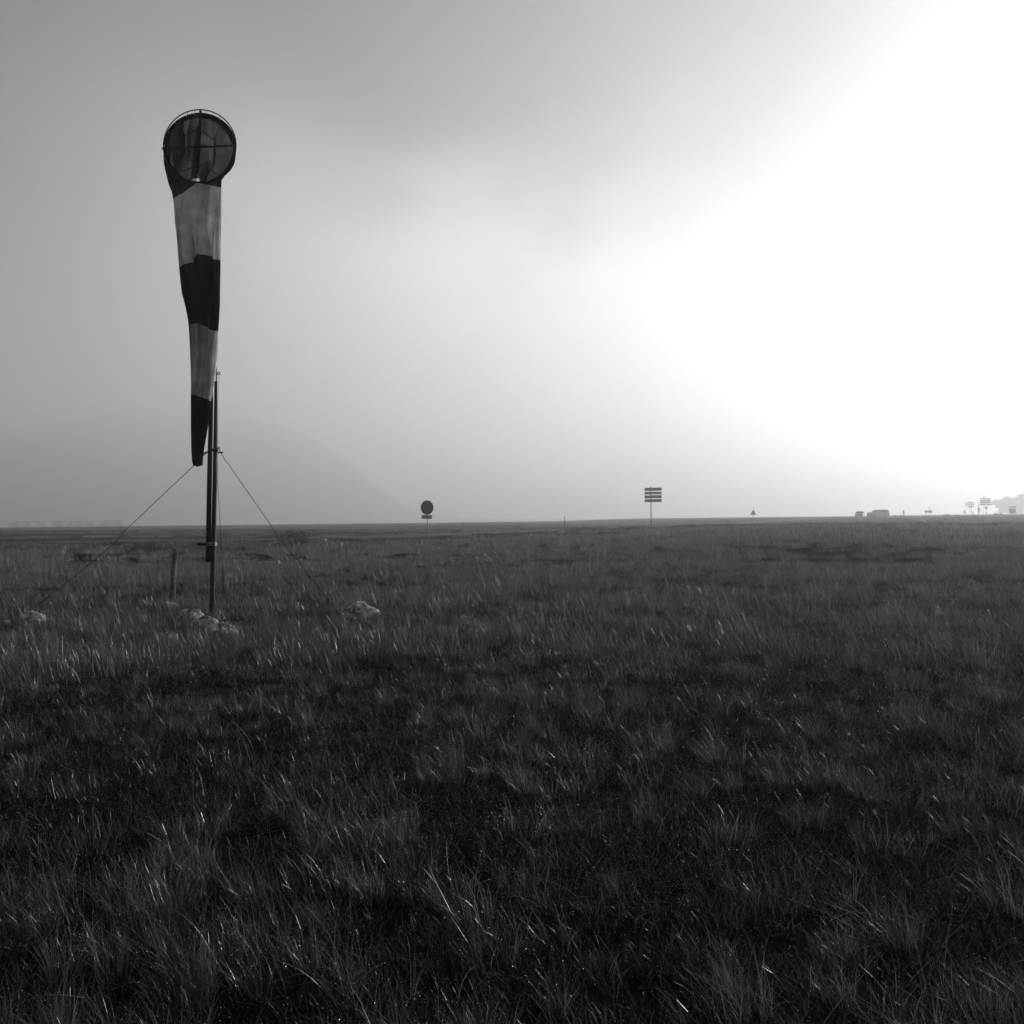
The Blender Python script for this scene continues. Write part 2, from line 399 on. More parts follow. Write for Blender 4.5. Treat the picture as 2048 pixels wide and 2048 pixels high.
# ------------------------------------------------------------------ grass
proto = bpy.data.collections.new('grass_kinds')     # instanced by the meadow only
def tuft(idx, nb, spread, lmin, lmax, wid, lean, mats, curl=.5, droop=.5, dew_p=.22, dew_r=.0008, straw_p=.05, segs=4, seed=0):
    r = np.random.default_rng(seed)
    V, F, MI = [], [], []
    for _ in range(nb):
        a = r.uniform(0, 2 * math.pi); rad = spread * math.sqrt(r.uniform()) * .8
        bx, by = rad * math.cos(a), rad * math.sin(a)
        Ln = r.uniform(lmin, lmax) * (1 if r.uniform() > .15 else .6)
        out = r.uniform(.1, .75) * curl
        dx = math.cos(a) * out + lean[0] * r.uniform(.4, 1.4) + r.normal(0, .14)
        dy = math.sin(a) * out + lean[1] + r.normal(0, .14)
        w = wid * r.uniform(.6, 1.3)
        face = r.uniform(0, math.pi); wx, wy = math.cos(face) * w / 2, math.sin(face) * w / 2
        b0 = len(V); x, y, z = bx, by, -.01
        d = r.uniform(.2, 1.2) * droop; cu, cv = r.normal(0, .13, 2)
        kink = r.uniform() < .13; kz = r.integers(2, segs + 1)
        vx, vy, vz = dx * .6, dy * .6, 1.0
        for s in range(segs + 1):
            k = 1 - (s / segs) ** 1.6 * .85
            V.append((x - wx * k, y - wy * k, z)); V.append((x + wx * k, y + wy * k, z))
            n_ = math.sqrt(vx * vx + vy * vy + vz * vz); st = Ln / segs
            x += vx / n_ * st; y += vy / n_ * st; z += vz / n_ * st
            vx += dx * d * .55 + cu; vy += dy * d * .55 + cv; vz -= d * .16
            if kink and s == kz: vx *= 3; vy *= 3; vz = r.uniform(-.6, .1)
            z = max(z, .004)
        mi = 1 if r.uniform() < straw_p else 0
        for s in range(segs):
            q = b0 + 2 * s; F.append((q, q + 1, q + 3, q + 2)); MI.append(mi)
        if r.uniform() < dew_p:
            s = int(r.integers(1, segs + 1)); c = np.array(V[b0 + 2 * s]); q = len(V); R_ = dew_r * r.uniform(.5, 1.4)
            for o in ((R_, 0, 0), (-R_, 0, 0), (0, R_, 0), (0, -R_, 0), (0, 0, R_), (0, 0, -R_)): V.append(tuple(c + o))
            for t in ((0, 2, 4), (2, 1, 4), (1, 3, 4), (3, 0, 4), (2, 0, 5), (1, 2, 5), (3, 1, 5), (0, 3, 5)):
                F.append(tuple(q + k for k in t)); MI.append(2)
    me = bpy.data.meshes.new('tuft'); me.from_pydata(V, [], F)
    for m in mats: me.materials.append(m)
    me.polygons.foreach_set('material_index', MI); me.update()
    o = bpy.data.objects.new('kind_%02d' % idx, me); proto.objects.link(o)
    return o

LEAN = (-.30, .02)
D, Gn, Ms, St, Dw = M['blade'], M['bladeg'], M['moss'], M['straw'], M['dew']
k = 0
KIND = {}
def fam(name, n, **kw):
    global k
    KIND[name] = list(range(k, k + n))
    for i in range(n): tuft(k, seed=100 + k, **kw); k += 1
fam('tall', 4, nb=120, spread=.07, lmin=.10, lmax=.30, wid=.0015, lean=LEAN, mats=[D, St, Dw], curl=.9, droop=.45, segs=6, straw_p=.07)
fam('mid', 4, nb=115, spread=.11, lmin=.05, lmax=.16, wid=.0016, lean=LEAN, mats=[D, St, Dw], curl=.9, droop=.5, segs=4, straw_p=.05)
fam('low', 4, nb=130, spread=.11, lmin=.02, lmax=.065, wid=.0032, lean=(-.05, 0), mats=[Ms, Gn, Dw], curl=1.6, droop=1.2, segs=3, straw_p=.25, dew_p=.14)
fam('stem', 4, nb=4, spread=.12, lmin=.18, lmax=.38, wid=.0013, lean=(-.42, 0), mats=[St, St, Dw], curl=.7, droop=.35, segs=8, straw_p=.5, dew_p=.8)
fam('field', 4, nb=260, spread=.42, lmin=.08, lmax=.23, wid=.0034, lean=LEAN, mats=[D, St, Dw], curl=.5, droop=.5, segs=3, straw_p=.05, dew_r=.0018, dew_p=.1)
fam('far', 3, nb=260, spread=1.1, lmin=.12, lmax=.30, wid=.011, lean=LEAN, mats=[D, St, Dw], curl=.3, droop=.5, segs=2, straw_p=.03, dew_r=.004, dew_p=.08)
fam('heath', 3, nb=260, spread=.8, lmin=.10, lmax=.30, wid=.014, lean=(0, 0), mats=[Ms, Gn, Dw], curl=.9, droop=.4, segs=2, straw_p=.1, dew_p=0)
fam('litter', 3, nb=26, spread=.18, lmin=.06, lmax=.24, wid=.0019, lean=(-.2, 0), mats=[St, D, Dw], curl=6, droop=1.5, segs=5, straw_p=.5, dew_p=.3)

fam('pale', 4, nb=55, spread=.10, lmin=.06, lmax=.24, wid=.0013, lean=LEAN, mats=[St, D, Dw], curl=1.0, droop=.6, segs=5, straw_p=.35, dew_p=.3)
fam('palefield', 3, nb=70, spread=.22, lmin=.10, lmax=.26, wid=.0042, lean=LEAN, mats=[St, D, Dw], curl=.7, droop=.6, segs=3, straw_p=.3, dew_p=.15, dew_r=.0018)
def vnoise(x, y, s, seed):
    return np.array([noise.noise((a * s + seed, b * s - seed, seed * .37)) for a, b in zip(x, y)])
pts, idx, rot, scl = [], [], [], []
def onroad(x, y):
    rp = np.array(ROAD); dm = np.full(len(x), 1e9)
    for i in range(0, len(rp), 3):
        dm = np.minimum(dm, (x - rp[i, 0]) ** 2 + (y - rp[i, 1]) ** 2)
    return dm < 3.6 ** 2
KEEP_OFF = []   # (x, y, radius) of stones
def scatter(kind, r0, r1, dens, smin, smax, half=None, keep=None, lift=0.0):
    if half is None: half = R(100) if r1 <= 12 else (R(62) if r1 <= 35 else R(45))
    area = half * (r1 * r1 - r0 * r0); n = int(area * dens)
    a = rng.uniform(-half, half, n); r = np.sqrt(rng.uniform(r0 * r0, r1 * r1, n))
    x, y = r * np.sin(a), r * np.cos(a)
    ok = np.ones(n, bool)
    if keep is not None: ok &= keep(x, y) > rng.uniform(0, 1, n)
    for (cx, cy, cr) in KEEP_OFF: ok &= (x - cx) ** 2 + (y - cy) ** 2 > cr * cr
    if r1 > 50: ok &= ~onroad(x, y)
    x, y = x[ok], y[ok]; n = len(x)
    z = T(x, y) + lift
    ks = np.array(KIND[kind])[rng.integers(0, len(KIND[kind]), n)]
    pts.append(np.stack([x, y, z], 1)); idx.append(ks)
    rot.append(np.stack([rng.normal(0, .06, n), rng.normal(0, .06, n), rng.uniform(-.9, .9, n)], 1))
    scl.append(rng.uniform(smin, smax, n))

clump = lambda s, seed, lo=-.25, hi=.3: (lambda x, y: ss(lo, hi, vnoise(x, y, s, seed)))

# ------------------------------------------------------------------ stones (placed before the grass so that it parts round them)
def stone(px, py, w, h, dep, seed, label, group=None, rz=0, sink=.2, peak=1.0, d=None, name='stone', off=True):
    p = G(px, py) if d is None else Vector((P(px, py, d).x, d, 0))
    p.z = Tz(p.x, p.y)
    bm = bmesh.new(); bmesh.ops.create_icosphere(bm, subdivisions=5, radius=1)
    for v in bm.verts:
        c = v.co.copy()
        n = noise.noise(c * 1.1 + Vector((seed, 0, 0))) * .42 + abs(noise.noise(c * 2.3 + Vector((0, seed, 0)))) * .3 + noise.noise(c * 6 + Vector((0, 0, seed))) * .07 + noise.noise(c * 15) * .025
        c *= 1 + n
        v.co = Vector((c.x * w / 2, c.y * dep / 2, c.z * (peak - (peak - 1) * 2.2 * abs(c.x + .1)) * h * .62))
    me = bpy.data.meshes.new(name); bm.to_mesh(me); bm.free(); me.materials.append(M['rock'])
    me.polygons.foreach_set('use_smooth', [True] * len(me.polygons))
    o = bpy.data.objects.new(name, me); C.objects.link(o)
    o.location = (p.x, p.y, p.z + h * (.62 - sink)); o.rotation_euler = (0, 0, rz)
    tag(o, label, 'stone', group)
    if off: KEEP_OFF.append((p.x, p.y, min(w, dep) * .8))
    return o
stone(446, 1282, .30, .17, .22, 3.1, 'pale lichen-covered stone at the foot of the windsock post, its rounded end to the right', rz=.1)
stone(410, 1262, .36, .14, .16, 8.4, 'long ridged stone slanting up to the left beside the windsock post foot', rz=-.45)
stone(382, 1246, .24, .15, .2, 12.2, 'dark rounded stone left of the windsock post foot', rz=.2)
stone(66, 1252, .30, .15, .26, 5.7, 'low pale stone at the foot of the leaning iron stake', rz=.3)
stone(10, 1254, .15, .08, .13, 6.7, 'small pale stone at the left edge of the picture', rz=.3)
stone(724, 1238, .44, .17, .34, 9.3, 'pointed stone with a pale sunlit edge where the right-hand guy wire ends', rz=-.2, peak=1.35)
stone(694, 1238, .12, .08, .12, 2.3, 'small stone left of the pointed stone')
stone(336, 1216, .2, .08, .2, 4.4, 'dark flat stone at the foot of the wooden fence post')
stone(1842, 1049, 1.0, .42, .7, 15.1, 'far pale stone lying in the meadow below the small road panel', off=False)

# ------------------------------------------------------------------ windsock post with its tilting mast
D0 = 12.6
base = P(423, 1250, D0); base.z = Tz(base.x, D0) - .02
mast = empty('windsock_mast', base, 'dark leaning steel post with a second tube strapped beside it, holding the windsock', 'windsock mast')
def loc(px, py, d=D0): return P(px, py, d) - base
def sqbar(m, pts, r, rot): m.tube(pts, r, n=4, rot=rot)
b = MB(); b.tube([loc(423.5, 1262), loc(424.2, 1202), loc(430, 955), loc(431.8, 763)], [.031, .031, .0285, .018], n=16, rot=.2)
post = b.build('support_post', M['steel'], mast, smooth=True)
b = MB(); b.tube([loc(416, 1124, 12.56), loc(419, 955, 12.57), loc(422.5, 800, 12.6), loc(421, 640, 12.86), loc(409, 420, 13.06), loc(400.5, 296, 13.04)],
                 [.030, .030, .026, .02, .017, .016], n=16)
b.build('tilting_mast', M['steel'], mast, smooth=True)
b = MB(); q = loc(424.5, 1088, 12.5); b.box(q, (.10, .09, .042), bev=.006)
cl_ = b.build('clamp', M['zinc'], mast)
for s in (-.03, .033): MB().tube([q + Vector((s, -.062, 0)), q + Vector((s, -.04, 0))], .011, n=6).build('bolt', M['iron'], cl_)
b = MB(); b.tube([loc(394.5, 1088, 12.56), loc(396, 1088, 12.56), loc(415, 1088.4, 12.56)], [.012, .018, .018], n=12)
b.build('pivot_pin', M['black'], mast, smooth=True)
b = MB(); b.tube([loc(432.6, 764), loc(433, 745), loc(433.4, 733)], [.008, .007, .002], n=8)
ring_c = loc(437.5, 747); b.tube([ring_c + Vector((math.cos(a) * .015, 0, math.sin(a) * .018)) for a in np.linspace(0, 2 * math.pi, 13)], .006, n=6)
b.build('top_eye', M['iron'], mast, smooth=True)
b = MB(); b.tube([loc(438.5, 752), loc(438, 763), loc(435.5, 800), loc(435.2, 950)], .0022, n=5)
b.build('halyard', M['zinc'], mast)
b = MB(); b.tube([loc(417.5, 1122, 12.55), loc(416.5, 1170, 12.55), loc(416.5, 1225, 12.58)], .003, n=5)
b.build('lowering_line', M['zinc'], mast)
# collar with eyes for the wires
b = MB(); cc = loc(430.5, 900); b.tube([cc + Vector((0, 0, -.02)), cc + Vector((0, 0, .02))], .036, n=16)
for px in (437.5, 417.5):
    c0 = loc(px, 896 if px > 430 else 903)
    b.tube([c0 + Vector((math.cos(a) * .014, 0, math.sin(a) * .014)) for a in np.linspace(0, 2 * math.pi, 11)], .004, n=6)
    b.tube([cc, c0], .005, n=6)
b.build('wire_collar', M['iron'], mast, smooth=True)

# ------------------------------------------------------------------ guy wires
def wire(name, pts, r, label, clips=()):
    w0 = P(*pts[-1])
    e = empty(name, w0, label, 'guy wire', 'guy wires of the windsock mast')
    Pn = [P(*p) - w0 for p in pts]
    MB().tube(Pn, r, n=6).build('strand', M['wire'], e)
    for (px, py, d, ang) in clips:
        c = P(px, py, d) - w0; a = Vector((math.cos(ang), 0, math.sin(ang)))
        m = MB(); m.tube([c - a * .028, c + a * .028], .009, n=6); m.tube([c - a * .028 , c - a * .034], .014, n=6)
        m.build('wire_clip', M['iron'], e)
    return e
wire('guy_wire', [(416, 904, 12.6), (404, 913, 12.65), (388, 931, 12.75), (262, 1050, 13.2), (250, 1061, 13.25), (228, 1087, 13.3), (150, 1152, 13.5), (85, 1203, 13.8), (74, 1210, 13.82), (54, 1226, 13.9)], .0042,
     'long dark wire running down from the mast to the leaning stake at far left', [(412, 905, 12.6, .4), (76, 1208, 13.8, .5), (54, 1224, 13.88, .9)])
wire('guy_wire', [(437.5, 898, 12.6), (442, 907, 12.6), (450, 920, 12.6), (456, 927, 12.6), (540, 1048, 12.65), (556, 1076, 12.65), (595, 1120, 12.7), (618, 1150, 12.7), (655, 1198, 12.7), (688, 1240, 12.7)], .0042,
     'dark wire sloping down rightwards from the mast to the pointed stone', [(441.5, 905, 12.6, 0), (656, 1200, 12.7, .8)])
wire('guy_wire', [(434, 905, 12.65), (435, 968, 13.4), (438, 1010, 14), (442, 1080, 15), (446, 1150, 16.2), (448, 1182, 16.8)], .0036,
     'thin wire falling almost straight down behind the windsock post')
# leaning stake
sb = G(52, 1250); st = empty('iron_stake', sb, 'bare iron stake leaning left beside a low stone at far left', 'stake')
tp = P(26, 1200, sb.y) - sb; bt = P(50, 1240, sb.y) - sb
MB().tube([tp, bt, bt + (bt - tp) * .35], .013, n=10).build('bar', M['zinc'], st, smooth=True)
MB().tube([tp - (bt - tp).normalized() * .004, tp + (bt - tp).normalized() * .014], .019, n=10).build('head', M['zinc'], st)

# wooden fence post
fb = G(343, 1207); fp = MB(); nseg = 16
top = P(350.5, 1098, fb.y)
pl = []
for i in range(nseg + 1):
    t = i / nseg; c = Vector((0, 0, -.1)).lerp(top - fb, t) + Vector((.008 * math.sin(t * 7), 0, 0)); pl.append((c, .042 - .004 * t + .004 * math.sin(t * 13)))
fp.tube([p for p, _ in pl], [r_ for _, r_ in pl], n=14)
fpo = fp.build('fence_post', M['wood'], smooth=True); fpo.location = fb
for v in fpo.data.vertices:
    n_ = noise.noise(Vector((v.co.x * 30, v.co.y * 30, v.co.z * 4))) * .007; v.co.x += n_; v.co.y -= n_
    if v.co.z > (top - fb).z - .01: v.co.z += noise.noise(v.co * 40) * .03
tag(fpo, 'weathered split wooden post standing alone left of the windsock mast', 'post')

# ------------------------------------------------------------------ the windsock
CX, CY, RR = 399.5, 292.0, 72.5
ctr = P(CX, CY, D0)
sock = empty('windsock', ctr, 'limp striped windsock hanging straight down from its round frame', 'windsock')
Lt = [(292, 327), (318, 326.8), (343, 335), (368, 339), (396, 347.7), (440, 349.3), (468, 353), (539, 358.8), (570, 362), (590, 364.6), (613, 373.7), (636, 377), (658, 383.6), (673, 383.8), (789, 382), (855, 382), (905, 383), (925, 385), (934, 388)]
Rt = [(292, 472), (302, 473), (327, 466), (342, 457.6), (353, 447.7), (361.5, 442.7), (440, 442.7), (517, 440.7), (608, 440), (640, 438), (661, 436.5), (706, 434), (748, 430), (792, 424.4), (807, 422.7), (852, 416), (885, 410), (912, 405.3), (930, 403.7), (934, 402)]
def fL(y): return np.interp(y, *zip(*Lt))
def fR(y): return np.interp(y, *zip(*Rt))
# lower edge of each coloured band, by share of the way across (0 = left edge, 1 = right edge)
FB = [[(0, 396), (.22, 386), (.42, 373), (.52, 366), (.62, 367), (.74, 370), (1, 375)],
      [(0, 538), (.15, 529), (.33, 521), (.4, 508), (.52, 505), (.68, 512), (.85, 517), (1, 520)],
      [(0, 650), (.2, 646), (.36, 648), (.55, 654), (.75, 661), (1, 662)],
      [(0, 790), (.3, 790), (.4, 794), (.7, 796), (1, 803)],
      [(0, 931), (.5, 934), (1, 931)]]
BB = [[(0, 420), (.2, 400), (.38, 366), (.45, 357), (.58, 357), (.66, 420), (.74, 440), (.88, 392), (1, 377)],  # back: dark colour dips below the band edge to shade the white front
      [(0, 536), (.5, 527), (1, 522)], [(0, 782), (.24, 784), (.32, 657), (.6, 657), (1, 663)], [(0, 791), (.5, 788), (1, 802)], [(0, 931), (.5, 928), (1, 931)]]
NT = 72; rows = [18, 30, 26, 28, 28]
def fold(t, y, side):
    """depth of the drapery folds, sharper on one flank than on the other"""
    A = .020 + .022 * ss(380, 500, y) * (1 - .45 * ss(700, 930, y))
    ph = side * 1.7 + .5 * math.sin(y / 61.0 + side)
    f = 0
    for k_, a, q, dr in ((1.3, 1.2, 2.6, .002), (2.9, .8, 0, .003), (4.7, .75, 1.3, -.004), (8.6, .38, 2.1, .005), (14.3, .2, .4, -.003)):
        w = 2 * math.pi * k_ * t + q + ph * (1 + .3 * k_) + y * dr
        f += a * math.sin(w + .75 * math.sin(w))
    if side == 0:   # deep creases running down the front
        f -= 1.6 * math.exp(-((t - .60 - .00012 * (y - 560)) / .030) ** 2) * float(ss(520, 600, y)) * (1 - float(ss(720, 800, y)))
        f -= 1.4 * math.exp(-((t - .30) / .05) ** 2) * float(ss(400, 440, y)) * (1 - float(ss(490, 520, y)))
        f -= 1.3 * math.exp(-((t - .52) / .04) ** 2) * float(ss(800, 840, y))
    return A * f
SV, SF, SM = [], [], []
def side_mesh(front):
    tabs = FB if front else BB
    rowsv = []
    for bi, nrw in enumerate(rows):
        for j in range(nrw + (1 if bi == len(rows) - 1 else 0)):
            u = j / nrw; row = []
            for i in range(NT + 1):
                t = i / NT; sx = (1 - math.cos(math.pi * t)) / 2
                arc = CY + (RR * math.sin(math.pi * t) if front else -(RR - 6) * math.sin(math.pi * t))
                if front: arc = min(arc, np.interp(sx, *zip(*tabs[0])) - 1.0)
                if bi == 0: y0 = arc
                else: y0 = np.interp(sx, *zip(*tabs[bi - 1]))
                y1 = np.interp(sx, *zip(*tabs[bi]))
                y = y0 + (y1 - y0) * u
                yc = max(y, CY)
                xm = fL(yc) + (fR(yc) - fL(yc)) * sx
                xc = CX - RR * math.cos(math.pi * t)
                w = float(ss(0, .8, u)) if bi == 0 else 1.0
                x = xc + (xm - xc) * w
                sn = math.sin(math.pi * t)
                if bi == 0:
                    dep = (.0 if front else .34 * sn * float(ss(0, .5, u)) - .16 * sn * float(ss(.5, 1, u)))
                    if front: dep = -.05 * sn * w
                else:
                    q_ = sn ** .6; dep = -.07 * q_ if front else .20 * q_ * (1 - .45 * float(ss(400, 700, y)))
                env = min(1, sn * 2.2) * (w if bi == 0 else 1)
                if not front and bi == 0: env = min(1, sn * 2.2) * float(ss(0, .15, u))
                fo = fold(t, y, 0 if front else 1) * env
                wdt = (fR(yc) - fL(yc)) / 90.0; en2 = env * (float(ss(395, 460, y)) if bi else (0 if front else float(ss(0, .25, u)))) * min(1, sn * 1.3) ** 2
                if front or bi: x += en2 * wdt * (6.0 * math.sin(2 * math.pi * 3.4 * t + y * .012 + (0 if front else 2)) + 3.6 * math.sin(2 * math.pi * 7.3 * t - y * .017 + 1) + 1.6 * math.sin(2 * math.pi * 13.1 * t + y * .02))
                else: x += en2 * wdt * (4.0 * math.sin(2 * math.pi * 6.3 * t + y * .008) + 2.6 * math.sin(2 * math.pi * 11.7 * t - y * .011 + 1) + 1.5 * math.sin(2 * math.pi * 19 * t + y * .013))
                row.append(P(x + fo * 60 * (.5 if front else .6), y, D0 + dep + fo * 1.25) - ctr)
            rowsv.append((row, bi))
    return rowsv
fr, bk = side_mesh(True), side_mesh(False)
nrow = len(fr); ring = 2 * NT
for j in range(nrow):
    SV += fr[j][0]; SV += bk[j][0][1:-1][::-1]
for j in range(nrow - 1):
    for i in range(ring):
        a = j * ring + i; c = j * ring + (i + 1) % ring
        SF.append((a, c, c + ring, a + ring)); SM.append(0 if fr[j][1] in (0, 2, 4) else 1)
so_ = mk('cloth_sleeve', SV, SF, [M['sockdark'], M['sockwhite']], sock, True, SM)
# hem of the mouth
HV, HF = [], []
NH = 96
for i in range(NH):
    a = 2 * math.pi * i / NH; s_, c_ = math.sin(a), math.cos(a)
    top_ = max(s_, 0)
    ro = (RR - 6 * top_ + .6 * math.sin(a * 9) * top_, RR - .5)
    wd = 10.5 * (.5 + .5 * top_) if s_ > -.2 else 10.5 * .5 * max(0, 1 - (-.2 - s_) / .8) + 1.6
    for (rad, dp) in ((ro[0], 0), (ro[0] - wd, .03), (ro[0] - wd, .036), (ro[0], .006)):
        HV.append(P(CX + rad * c_, CY - rad * s_, D0 + dp) - ctr)
for i in range(NH):
    q, r_ = 4 * i, 4 * ((i + 1) % NH)
    for e in range(4): HF.append((q + e, r_ + e, r_ + (e + 1) % 4, q + (e + 1) % 4))
mk('mouth_hem', HV, HF, M['hem'], sock, True)
def circ(rad, d, n=72, a0=0, a1=2 * math.pi, cx=CX, cy=CY):
    return [P(cx + rad * math.cos(a), cy - rad * math.sin(a), d) - ctr for a in np.linspace(a0, a1, n)]
fm = MB(); fm.tube(circ(RR + .3, D0 - .012), .0075, n=8, cap=False)
hoop = fm.build('mouth_hoop', M['steel'], sock, True)
cb = MB(); cb.tube([P(324, 297, D0 - .01) - ctr, P(380, 295, D0 - .01) - ctr, P(385, 294, D0 - .01) - ctr, P(410, 293, D0 - .01) - ctr, P(420, 293.4, D0 - .01) - ctr, P(471, 291, D0 - .01) - ctr],
                   [.012, .012, .018, .018, .012, .011], n=10)
cb.build('crossbar', M['steel'], sock, True)
cb = MB(); cb.tube([P(400.5, 219, D0) - ctr, P(400, 294, D0) - ctr], .0045, n=8)
cb.tube([P(400.5, 293, D0) - ctr, P(400.5, 296, 13.04) - ctr], .012, n=10)
cb.box(P(400.8, 222, D0) - ctr, (.026, .03, .038), bev=.004)
cb.build('centre_bar', M['steel'], sock, True)
for (x0, y0, x1, y1) in ((352, 282, 400, 255), (400, 258, 450, 300), (352, 348, 400, 328), (400, 328, 448, 356)):
    MB().tube([P(x0, y0, D0 + .12) - ctr, P(x1, y1, D0 + .16) - ctr], .0055, n=6).build('strut', M['steel'], sock)
for (x, y) in ((373, 232), (351, 246), (338, 264), (328.5, 291), (329, 317), (461, 254), (440, 238), (389, 228.5)):
    c = P(x, y, D0 - .018) - ctr
    MB().tube([c, c + Vector((0, .006, 0))], .0065, n=10).build('eyelet_sky_spot', M['white'], sock)  # white discs painted in place of sky light through the eyelet holes
for (x, y) in ((389, 221), (426, 225.5), (375, 226), (412, 221), (440, 232)):
    MB().tube([P(x, y - 1.5, D0 - .01) - ctr, P(x - .2, y + 6, D0) - ctr], .003, n=5).build('tie', M['wire'], sock)

# ------------------------------------------------------------------ road signs
def base_at(px, d):
    p = P(px, 1035, d); return Vector((p.x, d, Tz(p.x, d)))
def sgn(px, d, label, cat='road sign', group=None, name='road_sign'):
    b_ = base_at(px, d); return empty(name, b_, label, cat, group), (lambda x, y, dd=0: P(x, y, d + dd) - b_)
def pole(e, f, x, y0, d_top, r=.04, m='zinc', lean=0):
    t = f(x, y0); MB().tube([Vector((t.x + lean, t.y, -.2)), t], r, n=10).build('pole', M[m], e, True)

# round sign with a plate
e, f = sgn(854.5, 74, 'black round sign above a small plate, alone on a grey pole at the meadow edge', name='round_sign')
pole(e, f, 854.3, 1001, 0, .032)
c = f(854.3, 1015); m_ = MB(); n_ = 40
Mx = Matrix.Rotation(R(32), 4, 'Z')
def disc(m_, c, rad, th, Mx, n=40):
    v = []
    for s in (-th / 2, th / 2):
        for k_ in range(n):
            a = 2 * math.pi * k_ / n; v.append(c + Mx @ Vector((rad * math.cos(a), s, rad * math.sin(a))))
    fcs = [tuple(range(n)), tuple(range(2 * n - 1, n - 1, -1))] + [(i, i + n, (i + 1) % n + n, (i + 1) % n) for i in range(n)]
    m_.add(v, fcs)
disc(m_, c + Vector((0, -.06, 0)), .505, .03, Mx); m_.build('disc', M['black'], e)
m_ = MB(); m_.tube([c + Vector((0, -.06, 0)) + Mx @ Vector((.50 * math.cos(a), 0, .50 * math.sin(a))) for a in np.linspace(0, 2 * math.pi, 41)], .016, n=6, cap=False)
m_.build('rim', M['steel'], e, True)
c = f(854, 1034); m_ = MB(); m_.box(c + Vector((-.01, -.05, 0)), (.74, .025, .27), Matrix.Rotation(R(14), 3, 'Z') @ Matrix.Rotation(R(1.5), 3, 'Y'), bev=.006); m_.build('plate', M['signback'], e)

# four-panel direction sign
e, f = sgn(1302.5, 112, 'dark direction sign of four stacked panels on one tall pole', 'direction sign', name='direction_sign')
pole(e, f, 1301.5, 972.8, 0, .05, 'steel')
Mx = Matrix.Rotation(R(3), 3, 'Z') @ Matrix.Rotation(R(-.7), 3, 'Y')
for (y0, y1) in ((975.4, 981.7), (983.6, 988.7), (990.4, 996.6), (998.4, 1004.4)):
    c = f(1306, (y0 + y1) / 2) + Vector((0, -.07, 0)); w = 34.4 / 2048 * 112; hgt = (y1 - y0) / 2048 * 112
    m_ = MB(); m_.box(c, (w, .03, hgt), Mx, bev=.008); p_ = m_.build('panel', M['signface'], e)
    ar = c + Vector((w / 2 - .2, -.0235, .003)); m_ = MB()
    m_.prism([(ar.x - .06, ar.z - .07), (ar.x + .06, ar.z), (ar.x - .06, ar.z + .07)][::-1], ar.y - .004, ar.y + .004); m_.build('arrow', M['signdark'], p_)

def tri(c, s, th, up=True):
    h_ = s * .866; k_ = 1 if up else -1
    pts_ = []
    for cx_, cz_ in ((-s / 2, -h_ / 3 * k_), (s / 2, -h_ / 3 * k_), (0, h_ * 2 / 3 * k_)): pts_.append((cx_, cz_))
    # rounded corners
    out = []
    for i in range(3):
        a_, b_, d_ = Vector(pts_[i - 1]), Vector(pts_[i]), Vector(pts_[(i + 1) % 3])
        out += [tuple(b_ + (a_ - b_) * .08), tuple(b_ + ((a_ - b_) + (d_ - b_)) * .028), tuple(b_ + (d_ - b_) * .08)]
    return out
def trisign(px, ytop, ybot, d, label, up=True, name='warning_sign', face='signface', plate=False):
    e, f = sgn(px, d, label, 'road sign', name=name)
    c = f(px, (ytop + 2 * ybot) / 3 if up else (2 * ytop + ybot) / 3); s = (ybot - ytop) / 2048 * d / .866
    pole(e, f, px + .1, ybot if up else ytop + 1, 0, .035, 'signback' if up else 'zinc')
    for (scale_, y_, mm, nm) in ((1, -.05, 'signdark', 'border'), (.68, -.066, face, 'face')):
        o_ = [(x * scale_ + c.x, z * scale_ + c.z) for x, z in tri(None, s, 0, up)]
        if not up: o_ = o_[::-1]
        MB().prism(o_, c.y + y_, c.y + y_ + .02 if nm == 'border' else c.y + y_ + .012).build(nm, M[mm], e)
    if up:
        m_ = MB(); m_.box((c.x, c.y - .07, c.z + .06), (.07, .01, .24)); m_.box((c.x, c.y - .07, c.z - .12), (.07, .01, .07)); m_.build('symbol', M['signdark'], e)
    if plate:
        c2 = f(px + .5, ybot + 5); m_ = MB(); m_.box(c2 + Vector((0, -.05, 0)), (.36, .02, .28), bev=.005); m_.build('plate', M['signface'], e)
    return e
trisign(1506.3, 1019, 1029.4, 150, 'triangular warning sign on a short post at the meadow edge, with a dark border')
trisign(1972, 1013.6, 1020.5, 255, 'upside-down triangular give-way sign on a thin pole in the mist', up=False, name='give_way_sign', plate=True)

# sign with panels, generic
def panelsign(name, d, label, poles, panels, pm='signface', pointed=False, cat='direction sign'):
    e, f = sgn(poles[0][0], d, label, cat, name=name)
    for (x, y) in poles: pole(e, f, x, y, 0, .05)
    for (x0, x1, y0, y1) in panels:
        a_, b_ = f(x0, y1), f(x1, y0); m_ = MB()
        if pointed:
            zc = (a_.z + b_.z) / 2; tipx = b_.x; hh = (b_.z - a_.z) / 2
            m_.prism([(a_.x, a_.z), (tipx - hh, a_.z), (tipx, zc), (tipx - hh, b_.z), (a_.x, b_.z)], -.1, -.07)
        else: m_.box(((a_.x + b_.x) / 2, -.085, (a_.z + b_.z) / 2), (b_.x - a_.x, .03, b_.z - a_.z), bev=.008)
        m_.build('panel', M[pm], e)
    return e
panelsign('direction_sign', 300, 'small two-column direction sign with three boards, left of the larger misty one',
          [(1939.5, 1002.4), (1942.8, 1005)], [(1930.5, 1948, 1005, 1007), (1930, 1948, 1008.6, 1010.6), (1935, 1947.6, 1012.2, 1014.2), (1936.6, 1940, 1002.4, 1003.8)])
